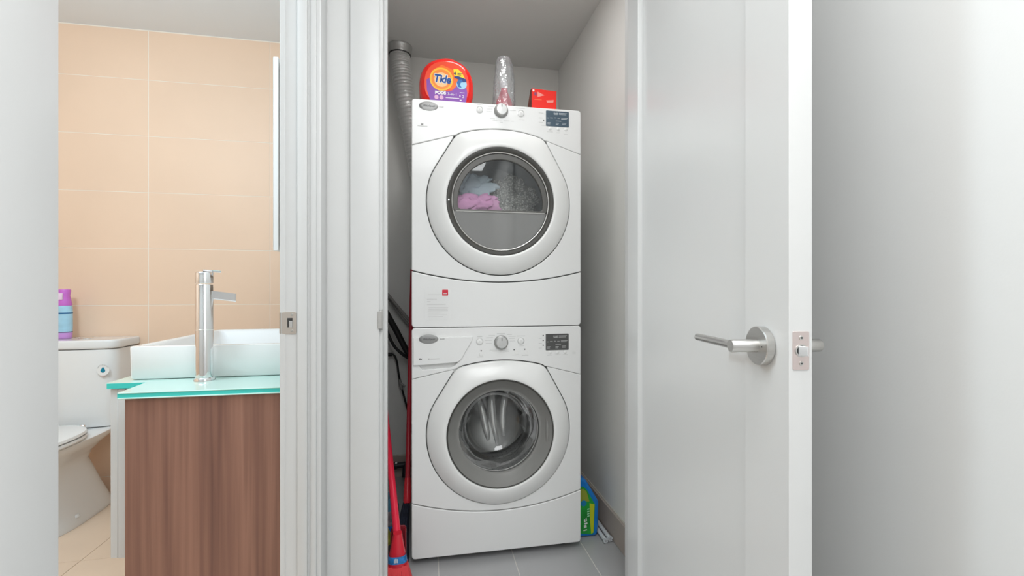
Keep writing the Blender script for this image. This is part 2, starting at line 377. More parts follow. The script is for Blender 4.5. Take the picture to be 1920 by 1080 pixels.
for z in (.969, 1.007): box('screw_slot', LW+.0024, LW+.0028, -TH/2-.0012, -TH/2+.0012, z-.0012, z+.0012, darkm, lp)
lathe('latch_collar', [(.0095, 0), (.0095, .0016), (.0075, .0018)], (LW+.001, -TH/2, .988), 'x', satin, lp, 24, caps=False)
lathe('latch_socket', [(.0078, 0), (.0001, .0001)], (LW+.0014, -TH/2, .988), 'x', darkm, lp, 24)
slab('latch_bolt', [(LW-.004, -TH/2+.005), (LW-.004, -TH/2-.005), (LW+.003, -TH/2-.005), (LW+.0105, -TH/2+.003), (LW+.0105, -TH/2+.005)], .981, .995, chrome, lp, .0004)
for z in (.25, 1.05, 1.85): lathe('hinge', [(.006, -.045), (.006, .045)], (.002, .004, z), 'z', satin, d, 12)

# ---------------------------------------------------------------- the two machines
MW, MD = .6845, .70
def door_outline(cx, cz, rr, xl, xr, zc, apex, grow=0.0, n=30):
    """shield shaped door outline, counter-clockwise from the upper right corner"""
    P = [(xr, zc)]
    m = (xl+xr)/2; hw = (xr-xl)/2
    top = [(xr - 2*hw*i/n, zc + (apex-zc)*(1 - ((xr - 2*hw*i/n - m)/hw)**2)) for i in range(n+1)]
    bot = arc(cx, cz, rr, R(158), R(382), 60)
    def seg(a, b, k): return [(a[0]+(b[0]-a[0])*i/k, a[1]+(b[1]-a[1])*i/k) for i in range(1, k)]
    loop = top + seg(top[-1], bot[0], 8) + bot + seg(bot[-1], top[0], 8)
    # round the corners a little
    for _ in range(2):
        k = len(loop); loop = [((loop[i-1][0]+2*loop[i][0]+loop[(i+1) % k][0])/4, (loop[i-1][1]+2*loop[i][1]+loop[(i+1) % k][1])/4) for i in range(k)]
    if grow:
        out = []; k = len(loop)
        for i in range(k):
            a = Vector(loop[i-1]); b = Vector(loop[(i+1) % k]); tt = (b-a).normalized(); nn = Vector((tt.y, -tt.x))
            out.append((loop[i][0]+nn.x*grow, loop[i][1]+nn.y*grow))
        loop = out
    return loop, len(top)
def machine(root, Hm, P, washer):
    cx, cz = .3455, P['cz']
    # shell, open towards the front
    V = [(0.004, .016, .004), (MW-.004, .016, .004), (MW-.004, .016, Hm-.002), (.004, .016, Hm-.002), (0.004, MD, .004), (MW-.004, MD, .004), (MW-.004, MD, Hm-.002), (.004, MD, Hm-.002)]
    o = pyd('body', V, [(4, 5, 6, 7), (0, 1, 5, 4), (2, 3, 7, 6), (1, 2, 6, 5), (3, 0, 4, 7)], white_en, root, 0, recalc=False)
    hole, ntop = door_outline(cx, cz, .289, P['xl'], P['xr'], P['zc'], P['apex'], grow=.0035)
    plate('front_liner', [[(.004, .003), (MW-.004, .003), (MW-.004, Hm-.003), (.004, Hm-.003)], circle(cx, cz, .215, 64)], .012, .006, gap, root)
    top = hole[:ntop]; rest = hole[ntop:]
    sl, sr, g = P['sl'], P['sr'], .0007
    def edge_side(z0, z1, x): return [(x, z0), (x, z1)]
    # console
    scoop = None
    con = [(MW, sr + g), (MW, Hm-.012)] + arc(MW-.012, Hm-.012, .012, 0, R(90), 5) + arc(.012, Hm-.012, .012, R(90), R(180), 5) + [(0, sl + g)]
    con += [(top[-1][0]-.005, top[-1][1]+g)] + [(x, z+.0008) for x, z in reversed(top)] + [(top[0][0]+.005, top[0][1]+g)]
    loops = [con]
    if washer:
        scoop = [(.026, .783), (.165, .790), (.176, .800), (.186, .800), (.168, .779), (.150, .770), (.040, .764)]
        scoop = [(x, z-.0305) for x, z in scoop]; loops.append(scoop)
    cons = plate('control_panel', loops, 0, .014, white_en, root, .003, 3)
    if washer: plate('scoop_back', [(.02, .72), (.19, .72), (.19, .78), (.02, .78)], .0105, .002, white_pl, cons)
    # middle panel around the door
    sm = [(MW*i/24, P['sm'] + (P['se']-P['sm'])*(2*i/24-1)**2) for i in range(25)]
    mid = [(0, sl-g)] + [(x, z+.002) for x, z in sm] + [(MW, sr-g)] + [(top[0][0]+.007, top[0][1]-g)]
    mid += list(reversed(rest)) + [(top[-1][0]-.007, top[-1][1]-g)]
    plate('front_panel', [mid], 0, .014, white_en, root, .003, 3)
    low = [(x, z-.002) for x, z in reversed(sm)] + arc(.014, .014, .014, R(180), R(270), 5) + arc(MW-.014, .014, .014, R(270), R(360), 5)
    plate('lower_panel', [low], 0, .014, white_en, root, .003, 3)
    # door
    od, _ = door_outline(cx, cz, .289, P['xl'], P['xr'], P['zc'], P['apex'])
    N = len(od); R1 = .2135
    circ = []
    for x, z in od:
        a = math.atan2(z-cz, x-cx); circ.append((cx + R1*math.cos(a), cz + R1*math.sin(a)))
    rows = [(0, .012), (0, -.001), (.015, -.0045), (.05, -.0075), (.13, -.0125), (.3, -.021), (.5, -.029), (.7, -.0345), (.86, -.0375), (.95, -.0375), (.985, -.0355), (1, -.032), (1, -.015)]
    rings = [[(a[0]+(b[0]-a[0])*k, y, a[1]+(b[1]-a[1])*k) for a, b in zip(od, circ)] for k, y in rows]
    dr = loft('door', rings, white_pl, root, caps=False, smooth=50)
    return cons, dr, cx, cz

# washer
WZ = .0305; MX, MY = -.057, 1.80
ws = thing('washing_machine', 'white front-load washer with empty steel drum, under the dryer', 'washer', (MX, MY, 0), local=False)
OFF[ws.name] = Vector((0, 0, -WZ)); HW = .8955
# every coordinate of the washer is measured from its lower front left corner
cons, dr, cx, cz = machine(ws, HW, dict(cz=.477, xl=.171, xr=.531, zc=.7345, apex=.760, sl=.698, sr=.694, sm=.161, se=.2165), True)
for fx in (.06, MW-.06):
    for fy in (.07, MD-.07): lathe('foot', [(.02, -.0305), (.022, -.02), (.012, -.018), (.012, .006)], (fx, fy, 0), 'z', black, ws, 16)
lathe('door_ring', [(.2132, -.031), (.212, -.0345), (.208, -.0345), (.205, -.031), (.203, -.028), (.196, -.020), (.184, -.008), (.174, .002), (.168, .006), (.164, .006), (.163, .02)], (cx, 0, cz), 'y', mdring, dr, 72, caps=False)
lathe('ring_seal', [(.2133, -.0335), (.2115, -.037), (.208, -.0355)], (cx, 0, cz), 'y', dkring, dr, 72, caps=False)
# door glass bowl
glass = clear_mat('door_glass', (.86, .87, .87), (.3, .3, .3), .02, .07, .02, bump=.15, bump_scale=9)
lathe('glass_bowl', [(.1645, .010), (.160, .012), (.152, .030), (.143, .07), (.132, .10), (.115, .118), (.09, .126), (.05, .130), (.0001, .131)], (cx-.006, 0, cz+.004), 'y', glass, dr, 64, caps=False)
tube('bowl_rim', [(cx-.006+.163*math.cos(a), .008, cz+.004+.163*math.sin(a)) for a in [R(6*i) for i in range(61)]], .0018, M('rim_grey', (.45, .45, .44), .3, metal=.5), dr, 8, caps=False)
boxes('hinge_cover', [(cx+.186, cx+.199, -.019, -.006, cz-.06, cz+.055)], mdring, dr, .004, 2)
# drum
drum = lathe('drum', [(.20, .035), (.222, .045), (.232, .07), (.232, .40), (.222, .425), (.0001, .43)], (cx, 0, cz), 'y', steel, ws, 64, caps=False)
lathe('door_gasket', [(.216, .014), (.20, .02), (.18, .03), (.186, .045), (.214, .05)], (cx, 0, cz), 'y', mdring, ws, 64, caps=False)
for a, r0 in ((R(102), .205), (R(222), .205), (R(342), .205)):
    lx, lz = math.cos(a), math.sin(a)
    tube('drum_lifter', [(cx+lx*.225, .08, cz+lz*.225), (cx+lx*.20, .12, cz+lz*.20), (cx+lx*.185, .22, cz+lz*.185), (cx+lx*.19, .34, cz+lz*.19), (cx+lx*.222, .40, cz+lz*.222)], [.012, .03, .036, .034, .02], steel, drum, 14)
for pts in ([(.275, .600, .30), (.300, .545, .27), (.320, .45, .25), (.332, .395, .24)], [(.378, .640, .30), (.350, .585, .26), (.352, .49, .24), (.372, .375, .23)], [(.455, .645, .30), (.415, .585, .27), (.398, .49, .25), (.402, .41, .24)]):
    pp = smoothpath([(x, y, z-.0305) for x, z, y in pts], 8)
    tube('reflection_streak', pp, [.003+.014*math.sin(math.pi*min(1, .1+.8*i/len(pp))) for i in range(len(pp))], M('reflection_streak_steel', (.90, .90, .89), .22, metal=.7), drum, 12)  # solid streaks standing in for light curves reflected in the door glass
lathe('drum_back', [(.21, .36), (.12, .352), (.06, .335), (.0001, .33)], (cx, 0, cz), 'y', M('shaded_drum_steel', (.20, .20, .195), .25, metal=.9), drum, 48, caps=False)  # added backing; shade inside the drum is put into its dark colour
holes = []
for i in range(64):
    a = R(i*360/64)
    for j in range(11):
        y = .10 + j*.026 + (.013 if i % 2 else 0); holes.append((a, y))
V = []; F = []
for a, y in holes:
    c = Vector((cx+.2312*math.cos(a), y, cz+.2312*math.sin(a))); tx = Vector((-math.sin(a), 0, math.cos(a))); ty = Vector((0, 1, 0)); n0 = len(V)
    for k in range(6): V.append(c + (tx*math.cos(R(60*k)) + ty*math.sin(R(60*k)))*.0028)
    F.append(tuple(range(n0, n0+6)))
o = pyd('drum_holes', V, F, black, drum, 0, recalc=False); o['kind'] = 'stuff'
# dispenser drawer
dd = [(.006, .860), (.236, .860)] + [(p[0], p[1]) for p in [(.233, .845), (.222, .825), (.209, .805), (.198, .785), (.188, .770), (.178, .762), (.165, .7595), (.026, .7525), (.006, .7525)]]
drw = plate('dispenser_drawer', [dd], -.009, .010, white_en, ws, .0022, 3)
def badge(root, z, lbl_z, tint):
    b = lathe('badge', [(.0001, -.0022), (.012, -.002), (.0175, -.0008), (.018, 0)], (.064, -.0003-(.009 if tint else 0), z), 'y', M('badge_silver', (.36, .36, .355), .42, metal=.5), root, 40, sx=2.05)
    text('badge_lettering', 'Whirlpool', .013, (.066, -.0028-(.009 if tint else 0), z), M('badge_dark_print', (.13, .13, .13), .5), b, width=.046, bold=.0002)
    return b
badge(drw, .8535, .777, True)
text('badge_lettering', 'duet', .010, (.116, -.0093, .8535), print_g, drw, bold=.0002, shear=.2)
text('feature_lettering', '6w', .009, (.033, -.0093, .777), print_d, drw, bold=.0004, shear=.2)
marks('feature_lettering', [(.062, .068, .7745, .7785), (.071, .106, .7755, .7772)], -.009, print_g, drw)
def knob(root, x, z):
    k = lathe('knob', [(.0285, 0), (.0285, -.004), (.0265, -.010), (.022, -.012)], (x, 0, z), 'y', M('knob_silver', (.36, .36, .35), .38, metal=.4), root, 40, caps=False)
    lathe('knob_cap', [(.0225, -.010), (.0225, -.018), (.020, -.0215), (.0001, -.0225)], (x, 0, z), 'y', M('knob_cap_silver', (.62, .62, .61), .36, metal=.3), k, 40)
    box('knob_pointer', x-.0012, x+.0012, -.0228, -.0222, z+.008, z+.019, print_d, k)
    return k
def ring_button(root, x, z, r=.0145):
    b = lathe('ring_button', [(r, 0), (r, -.0012), (r-.0022, -.0016), (r-.0026, -.0006)], (x, 0, z), 'y', M('button_silver', (.66, .66, .65), .35, metal=.3), root, 28, caps=False)
    lathe('button_face', [(r-.0028, -.0008), (r-.005, -.002), (.0001, -.0022)], (x, 0, z), 'y', white_pl, b, 24)
    text('button_sign', 'll' if x < .3 else 'O', .009, (x, -.0023, z), print_l, b)
def small_button(root, x, z, r=.0068):
    lathe('small_button', [(r, 0), (r, -.0012), (r-.0015, -.0022), (.0001, -.0024)], (x, 0, z), 'y', white_pl, root, 20)
def display(root, x0, x1, z0, z1, mat, dry):
    dsp = plate('display', [rrect(x0, x1, z0, z1, .003, 3)], -.0012, .0022, mat, root, .0006)
    bez = M('display_print', (.50, .54, .57), .5) if dry else M('display_print_grey', (.48, .48, .47), .5)
    L = []; W_ = x1-x0; H_ = z1-z0
    for fx0, fx1, fz in ((.34, .52, .86), (.34, .5, .78), (.56, .92, .88), (.56, .88, .80), (.04, .12, .52), (.18, .30, .54), (.36, .44, .56), (.50, .60, .55), (.66, .94, .57), (.66, .90, .51), (.42, .66, .36), (.06, .20, .22), (.06, .18, .14), (.42, .56, .22), (.42, .54, .14), (.70, .88, .24), (.70, .86, .16)):
        L.append((x0+fx0*W_, x0+fx1*W_, z0+fz*H_-.0012, z0+fz*H_+.0008))
    marks('display_print', L, -.0013, bez, dsp)
    text('display_digits', '0:00', .012, (x0+.43*W_, -.0016, z0+.83*H_), bez, dsp)
    return dsp
# washer controls
knob(cons, .350, .834)
ring_button(cons, .264, .839); ring_button(cons, .431, .838)
display(cons, .5345, .632, .797, .864, M('display_dark_grey', (.10, .10, .098), .25), False)
for x in (.553, .585, .617): small_button(cons, x, .788)
L = [(.254, .274, .857, .8588), (.415, .449, .857, .8588), (.333, .366, .868, .870), (.425, .445, .8165, .818), (.29, .318, .853, .8545), (.284, .312, .842, .8432), (.288, .312, .831, .8322), (.30, .325, .862, .8634), (.375, .395, .864, .8654), (.38, .41, .856, .8574), (.383, .405, .848, .8494), (.385, .408, .838, .8394), (.304, .335, .803, .8044), (.315, .335, .7985, .7998), (.342, .356, .804, .8054), (.362, .380, .802, .8034), (.366, .384, .796, .7974), (.255, .28, .777, .7785), (.395, .425, .781, .7824), (.435, .463, .778, .7794), (.505, .518, .846, .8475), (.505, .518, .826, .8275), (.505, .518, .806, .8075), (.541, .562, .776, .7773), (.575, .596, .777, .7783), (.607, .628, .777, .7783), (.648, .662, .79, .791), (.648, .662, .785, .786), (.648, .662, .780, .781)]
marks('printed_lettering', L, 0, print_l, cons)
for x, z in ((.27, .802), (.403, .803), (.447, .804), (.524, .858), (.524, .838), (.524, .818)): lathe('indicator_light', [(.0026, 0), (.0026, -.0008), (.0001, -.001)], (x, 0, z), 'y', print_d, cons, 12)
for x, z in ((.27, .789), (.413, .792), (.455, .790)): plate('option_key', [rrect(x-.007, x+.007, z-.007, z+.006, .003, 3)], -.001, .0015, white_pl, cons, .0005)

# dryer
DZ = .9285; HD = .8875
ds = thing('tumble_dryer', 'white front-load dryer full of laundry, stacked on the washer', 'dryer', (MX, MY, DZ), local=True)
cons, dr, cx, cz = machine(ds, HD, dict(cz=.4945, xl=.171, xr=.528, zc=.7575, apex=.787, sl=.707, sr=.706, sm=.177, se=.221), False)
lathe('door_ring', [(.2132, -.031), (.212, -.0345), (.208, -.035), (.202, -.033), (.196, -.030), (.194, -.026)], (cx, 0, cz), 'y', dkring, dr, 72, caps=False)
tube('ring_trim', [(cx+.1925*math.cos(R(6*i)), -.0285, cz+.1925*math.sin(R(6*i))) for i in range(61)], .0026, ltrim, dr, 8, caps=False)
cut = -.040
a0 = math.asin(cut/.190)
Dout = arc(cx, cz, .190, a0, math.pi-a0, 48)
ri = .170; ci = -.026; ai = math.asin(ci/ri)
Din = arc(cx, cz-.004, ri, ai+.06, math.pi-ai-.06, 44)
Din = Din + arc(Din[-1][0]+.012, cz+ci-.004+.008, .0115, R(190), R(265), 5) + arc(Din[0][0]-.012, cz+ci-.004+.008, .0115, R(275), R(350), 5)
plate('window_frame', [Dout, Din], -.026, .016, M('window_frame_grey', (.12, .116, .108), .4), dr, .003, 3)
plate('lower_window', [arc(cx, cz, .1895, math.pi-a0, 2*math.pi+a0, 48)], -.0235, .012, M('smoked_lower_pane', (.235, .235, .23), .09, coat=.5), dr, .0015)
box('window_ledge', cx-.178, cx+.178, -.0265, -.0225, cz+cut-.004, cz+cut+.001, M('ledge_grey', (.42, .415, .40), .35), dr, .001)
gp = plate('window_pane', [Din], -.020, .003, clear_mat('dryer_glass', (.97, .98, .98), (.5, .55, .58), .01, .03, .02), dr)
lathe('door_bolt', [(.0035, 0), (.0035, -.003), (.0001, -.0038)], (cx-.205, -.033, cz-.002), 'y', chrome, dr, 12)
lathe('drum', [(.20, .02), (.25, .035), (.27, .06), (.27, .48), (.0001, .49)], (cx, 0, cz), 'y', M('dryer_drum_enamel', (.80, .81, .82), .4), ds, 56, caps=False)
badge(cons, .8615, .0, False)
text('badge_lettering', 'duet', .010, (.113, -.0003, .862), print_l, cons, bold=.0002, shear=.2)
text('feature_lettering', 'M', .011, (.040, -.0003, .7895), print_g, cons, bold=.0003)
marks('feature_lettering', [(.022, .060, .7815, .7832)], 0, print_g, cons)
knob(cons, .350, .8635)
ring_button(cons, .264, .862); ring_button(cons, .431, .859)
display(cons, .5355, .633, .815, .8785, M('display_blue_grey', (.075, .115, .155), .22), True)
for x in (.553, .587, .620): small_button(cons, x, .806)
L = [(.25, .278, .881, .8822), (.412, .448, .879, .8804), (.29, .316, .867, .8684), (.29, .314, .857, .8584), (.296, .322, .876, .8774), (.385, .41, .868, .8694), (.305, .325, .829, .8304), (.315, .335, .823, .8244), (.338, .352, .826, .8274), (.36, .385, .824, .8254), (.39, .402, .824, .8254), (.345, .357, .817, .8184), (.422, .446, .833, .8344), (.505, .525, .866, .8674), (.505, .521, .846, .8474), (.505, .524, .828, .8294), (.515, .535, .816, .8174), (.541, .565, .792, .7933), (.58, .596, .79, .7913), (.612, .628, .786, .7873)]
marks('printed_lettering', L, 0, print_l, cons)
lathe('indicator_light', [(.0024, 0), (.0024, -.0008), (.0001, -.001)], (.526, 0, .838), 'y', print_d, cons, 12)
# sticker on the lower panel
st = plate('service_sticker', [rrect(.052, .150, .030, .152, .003, 3)], -.0004, .0004, M('sticker_film', (.86, .86, .85), .3), ds)
plate('sticker_emblem', [rrect(.1165, .1395, .124, .147, .002, 3)], -.0008, .0005, M('sticker_red', (.72, .03, .06), .5), st)
marks('sticker_print', [(.121, .135, .130, .1325)], -.0008, print_w, st)
marks('sticker_print', [(.062, .112, .127, .1283), (.058, .096, .109, .1105), (.058, .072, .100, .1013), (.058, .130, .088, .0895), (.064, .140, .077, .0781), (.064, .138, .071, .0721), (.062, .139, .064, .0651), (.064, .110, .055, .0561), (.062, .136, .048, .0491), (.062, .120, .041, .0421)], -.0005, M('sticker_print', (.64, .63, .62), .6), st)

# laundry in the dryer
def crumple(name, c, sz, mat, seed, amp=.35, freq=9, label=None, sub=5, group=None):
    bm = bmesh.new(); bmesh.ops.create_icosphere(bm, subdivisions=sub, radius=1)
    off = Vector((seed*3.1, seed*1.7, seed*.9))
    for v in bm.verts:
        n = v.co.normalized(); q = Vector((n.x*sz[0], n.y*sz[1], n.z*sz[2]))
        e = noise.fractal(q*freq + off, .9, 2.0, 4)
        rd = abs(noise.noise(q*freq*1.6 + off*2))
        k = 1 + amp*e - amp*.8*(1-min(1, rd*4))
        v.co = Vector((q.x*k, q.y*k, q.z*k)) + Vector(c)
    me = bpy.data.meshes.new(name); bm.to_mesh(me); bm.free()
    o = finish(name, me, mat, None, 60)
    tag(o, label, 'laundry', group)
    return o
def lace_mat():
    m = M('grey_lace', (.50, .48, .45), .9); nt = m.node_tree; b = nt.nodes['Principled BSDF']
    tc = nt.nodes.new('ShaderNodeTexCoord'); v = nt.nodes.new('ShaderNodeTexVoronoi'); v.inputs['Scale'].default_value = 130
    nt.links.new(tc.outputs['Object'], v.inputs['Vector'])
    r = nt.nodes.new('ShaderNodeValToRGB'); r.color_ramp.elements[0].color = (.95, .93, .88, 1); r.color_ramp.elements[1].color = (.32, .31, .29, 1)
    r.color_ramp.elements[0].position = .12; r.color_ramp.elements[1].position = .6
    nt.links.new(v.outputs['Distance'], r.inputs['Fac']); nt.links.new(r.outputs['Color'], b.inputs['Base Color'])
    return m
lx, lz = MX, DZ
crumple('pink_cloth', (MX+.258, MY+.070, DZ+.505), (.100, .026, .044), M('pink_fabric', (.86, .42, .70), .9, noise_amt=.15, noise_scale=10), 3, .32, 14, 'pink crumpled cloth behind the dryer window')
crumple('lace_garment', (MX+.425, MY+.195, DZ+.548), (.118, .028, .098), lace_mat(), 8, .26, 11, 'grey lace garment at the right of the dryer window')
crumple('pale_sheet', (MX+.250, MY+.128, DZ+.585), (.105, .022, .062), M('pale_blue_fabric', (.66, .76, .83), .9, noise_amt=.12, noise_scale=8), 5, .34, 14, 'pale blue-white cloth above the pink one in the dryer')
crumple('blue_cloth', (MX+.235, MY+.125, DZ+.400), (.085, .026, .036), M('slate_blue_fabric', (.20, .30, .36), .9, noise_amt=.15, noise_scale=10), 11, .2, 9, 'slate blue cloth under the pink one in the dryer')
crumple('grey_cloth', (MX+.36, MY+.36, DZ+.42), (.17, .07, .10), M('grey_fabric', (.36, .35, .34), .9, noise_amt=.15, noise_scale=10), 14, .2, 7, 'grey cloth at the back of the dryer load')

# ---------------------------------------------------------------- on top of the dryer
TOPZ = DZ + HD
def detergent_tub():
    t = thing('detergent_tub', 'round red tub of laundry pods on the dryer', 'tub', (.082, 1.94, TOPZ - .0005))
    cx, cy, z0 = .081, 1.94, TOPZ; hw = .112; Ht = .226
    zc = z0 + .098
    # egg outline
    def outl(k, nn=64):
        P = []
        for i in range(nn):
            a = 2*math.pi*i/nn; c, s = math.cos(a), math.sin(a)
            x = hw*math.copysign(abs(c)**.86, c); z = (.114 if s > 0 else .098)*math.copysign(abs(s)**(.9 if s > 0 else .62), s)
            P.append((cx + x*k, zc + z*k))
        return P
    rows = [(.55, -.066), (.80, -.064), (.90, -.059), (.96, -.050), (.99, -.036), (1.0, -.018), (1.0, .018), (.99, .036), (.96, .050), (.90, .058), (.6, .062)]
    rings = []
    for k, y in rows:
        rings.append([(x, cy + y, max(z, z0)) for x, z in outl(k)])
    loft('tub_body', rings, M('red_tub_plastic', (.78, .012, .008), .22, coat=.4), t, True, 50)
    # lid cap on top
    rings = []
    for z, kx, ky in ((.184, .080, .050), (.199, .070, .047), (.211, .055, .042), (.219, .042, .034), (.2225, .028, .022), (.224, .010, .009)):
        rings.append([(cx + .004 + kx*math.cos(R(10*i)), cy + ky*math.sin(R(10*i)), z0 + z) for i in range(36)])
    loft('lid', rings, M('red_lid_plastic', (.74, .015, .01), .3), t, True, 50)
    yf = cy - .0662
    lab = plate('label', [[(x, z) for x, z in outl(.80)]], yf - .0004, .001, M('label_red', (.85, .06, .015), .35), t)
    pp = [(cx+x, zc+z) for x, z in ((-.082, .012), (-.066, .022), (-.052, -.004), (-.03, -.022), (0, -.03), (.022, -.024), (.040, -.004), (.058, -.002), (.080, -.012), (.083, -.03), (.078, -.070), (-.066, -.073), (-.080, -.03))]
    plate('label_purple_field', [pp], yf - .0008, .0008, M('label_purple', (.23, .065, .40), .4), lab)
    plate('label_orange_field', [[(cx+x, zc+z) for x, z in ((-.062, .05), (-.02, .077), (.02, .062), (.045, .04), (.05, .0), (.02, -.022), (-.04, -.018))]], yf - .0007, .0006, M('label_orange', (.90, .16, .01), .4), lab)
    bx, bz = cx - .022, zc + .018
    plate('bullseye', [circle(bx, bz, .047, 40)], yf - .0012, .0008, M('label_yellow', (.95, .50, .03), .4), lab)
    plate('bullseye_ring', [circle(bx, bz, .040, 40)], yf - .0014, .0006, M('label_deep_orange', (.90, .26, .03), .4), lab)
    plate('bullseye_centre', [circle(bx, bz-.002, .029, 40)], yf - .0016, .0006, M('label_pale_orange', (.95, .56, .26), .4), lab)
    text('brand_lettering', 'Tide', .043, (bx + .003, yf - .0017, bz), print_w, lab, width=.071, shear=.18, bold=.0036, extrude=.0002, roll=R(-3))
    text('brand_lettering', 'Tide', .043, (bx + .003, yf - .0021, bz), M('label_blue', (.005, .065, .30), .4), lab, width=.067, shear=.18, bold=.0016, extrude=.0002, roll=R(-3))
    plate('offer_field', [[(cx+x, zc+z) for x, z in ((.026, .064), (.045, .065), (.062, .050), (.076, .024), (.030, .036))]], yf - .0010, .0008, M('label_lemon', (.95, .66, .02), .4), lab)
    text('offer_lettering', '4', .018, (cx + .033, yf - .0013, zc + .046), print_d, lab, bold=.0008)
    marks('offer_print', [(cx+.043, cx+.063, zc+.046, zc+.0485), (cx+.043, cx+.058, zc+.040, zc+.042)], yf - .0011, print_d, lab)
    plate('pod_cap', [[(cx+x, zc+z) for x, z in ((.030, .034), (.046, .036), (.078, .026), (.080, .014), (.060, .012), (.046, .024), (.030, .028))]], yf - .0014, .0006, M('label_navy', (.008, .04, .20), .4), lab)
    plate('pod', [circle(cx+.060, zc+.004, .021, 30)], yf - .0013, .0006, M('label_sky', (.35, .62, .82), .35), lab)
    plate('pod_swirl', [[(cx+x, zc+z) for x, z in ((.040, .010), (.046, .022), (.060, .024), (.066, .014), (.056, .010), (.054, .0), (.060, -.010), (.046, -.008))]], yf - .0016, .0005, M('label_cobalt', (.01, .13, .42), .35), lab)
    text('product_lettering', 'PODS', .0165, (cx - .026, yf - .0012, zc - .038), print_w, lab, width=.044, bold=.0010)
    text('product_lettering', '3-in-1', .0150, (cx + .022, yf - .0012, zc - .040), print_w, lab, width=.036)
    text('product_lettering', '2', .015, (cx + .066, yf - .0012, zc - .047), print_w, lab)
    text('product_lettering', '8', .012, (cx + .053, yf - .0012, zc - .045), print_w, lab)
    marks('label_print', [(cx-.005, cx+.050, zc-.0565, zc-.054), (cx+.052, cx+.072, zc-.032, zc-.030), (cx+.052, cx+.06, zc-.064, zc-.060)], yf - .0009, print_w, lab)
    for x in (-.042, -.022): plate('label_roundel', [circle(cx+x, zc-.056, .0085, 20)], yf - .0012, .0005, M('label_pink', (.72, .42, .62), .4), lab)
    return t
detergent_tub()

def wrapped_bottle():
    x, y, z0 = .337, 1.99, TOPZ
    b = thing('wrapped_bottle', 'red bottle wrapped in clear plastic film on the dryer', 'bottle', (x, y, z0 - .0005))
    lathe('bottle_body', [(.034, .001), (.038, .006), (.039, .05), (.036, .085), (.029, .105), (.018, .130), (.014, .145), (.014, .165)], (x, y, z0), 'z', M('pink_red_plastic', (.72, .05, .11), .25, noise_amt=.25, noise_scale=25), b, 32)
    lathe('cap', [(.016, .148), (.017, .152), (.017, .178), (.012, .188), (.0001, .189)], (x, y, z0), 'z', M('white_cap', (.80, .80, .82), .3), b, 24)
    V = []; F = []; segs, rows = 72, 60
    prof = [(0, .047), (.05, .050), (.12, .049), (.18, .046), (.23, .042), (.262, .037), (.284, .028), (.292, .012), (.294, .0005)]
    def pr(h):
        for (a, ra), (c, rc) in zip(prof, prof[1:]):
            if h <= c: return ra + (rc-ra)*(h-a)/(c-a)
        return .0005
    for i in range(rows+1):
        h = .294*i/rows
        for k in range(segs):
            a = 2*math.pi*k/segs; r = pr(h); q = Vector((math.cos(a)*1.6, math.sin(a)*1.6, h*9))
            r *= 1 + .10*noise.noise(q*1.6) + .07*abs(noise.noise(q*4.0)) - .04
            V.append((x + r*math.cos(a), y + r*math.sin(a), z0 + h))
    for i in range(rows):
        for k in range(segs): F.append((i*segs+k, i*segs+(k+1) % segs, (i+1)*segs+(k+1) % segs, (i+1)*segs+k))
    pyd('plastic_film', V, F, clear_mat('clear_film', (.92, .94, .95), (.88, .90, .93), .16, .15, .14, bump=.9, bump_scale=38), b, 60)
wrapped_bottle()

def red_box():
    x0, x1, y0, z0 = .455, .566, 1.955, TOPZ
    b = thing('red_carton', 'small red wedge-shaped carton at the right of the dryer top', 'box', ((x0+x1)/2, y0 + .03, z0 - .0005))
    zt = z0 + .146; V = [(x0, y0, z0), (x1, y0, z0), (x1+.002, y0, zt - .004), (x0, y0, zt), (x0 - .012, y0+.10, z0), (x1 - .012, y0+.10, z0), (x1, y0+.018, zt-.004), (x0 - .002, y0+.018, zt)]
    pyd('carton', V, [(0, 1, 2, 3), (5, 4, 7, 6), (1, 5, 6, 2), (3, 2, 6, 7), (4, 5, 1, 0)], M('red_card', (.86, .025, .015), .45), b, 20)
    pyd('carton_side', [(x0 - .0004, y0, z0), (x0 - .0004, y0, zt), (x0 - .0024, y0+.018, zt), (x0 - .0124, y0+.10, z0)], [(0, 1, 2, 3)], M('brown_card_side', (.16, .05, .035), .6, noise_amt=.4, noise_scale=60), b, 0)
    marks('carton_print', [(x0+.012, x0+.022, zt-.030, zt-.016)], y0, M('carton_dark_print', (.25, .08, .18), .5), b)
    plate('carton_emblem', [circle(x0+.008, zt-.008, .0045, 14)], y0 - .0005, .0006, print_w, b)
    plate('carton_pale_patch', [[(x0+.026, zt-.012), (x0+.058, zt-.026), (x0+.026, zt-.036)]], y0 - .0005, .0006, M('carton_pale_print', (.88, .30, .26), .5), b)
    plate('carton_pale_patch', [[(x0+.066, zt-.048), (x0+.10, zt-.044), (x0+.098, zt-.056), (x0+.07, zt-.058)]], y0 - .0005, .0006, M('carton_pale_print'), b)
    marks('carton_print', [(x0+.012, x0+.045, zt-.048, zt-.046)], y0, M('carton_orange_print', (.90, .22, .08), .5), b)
red_box()

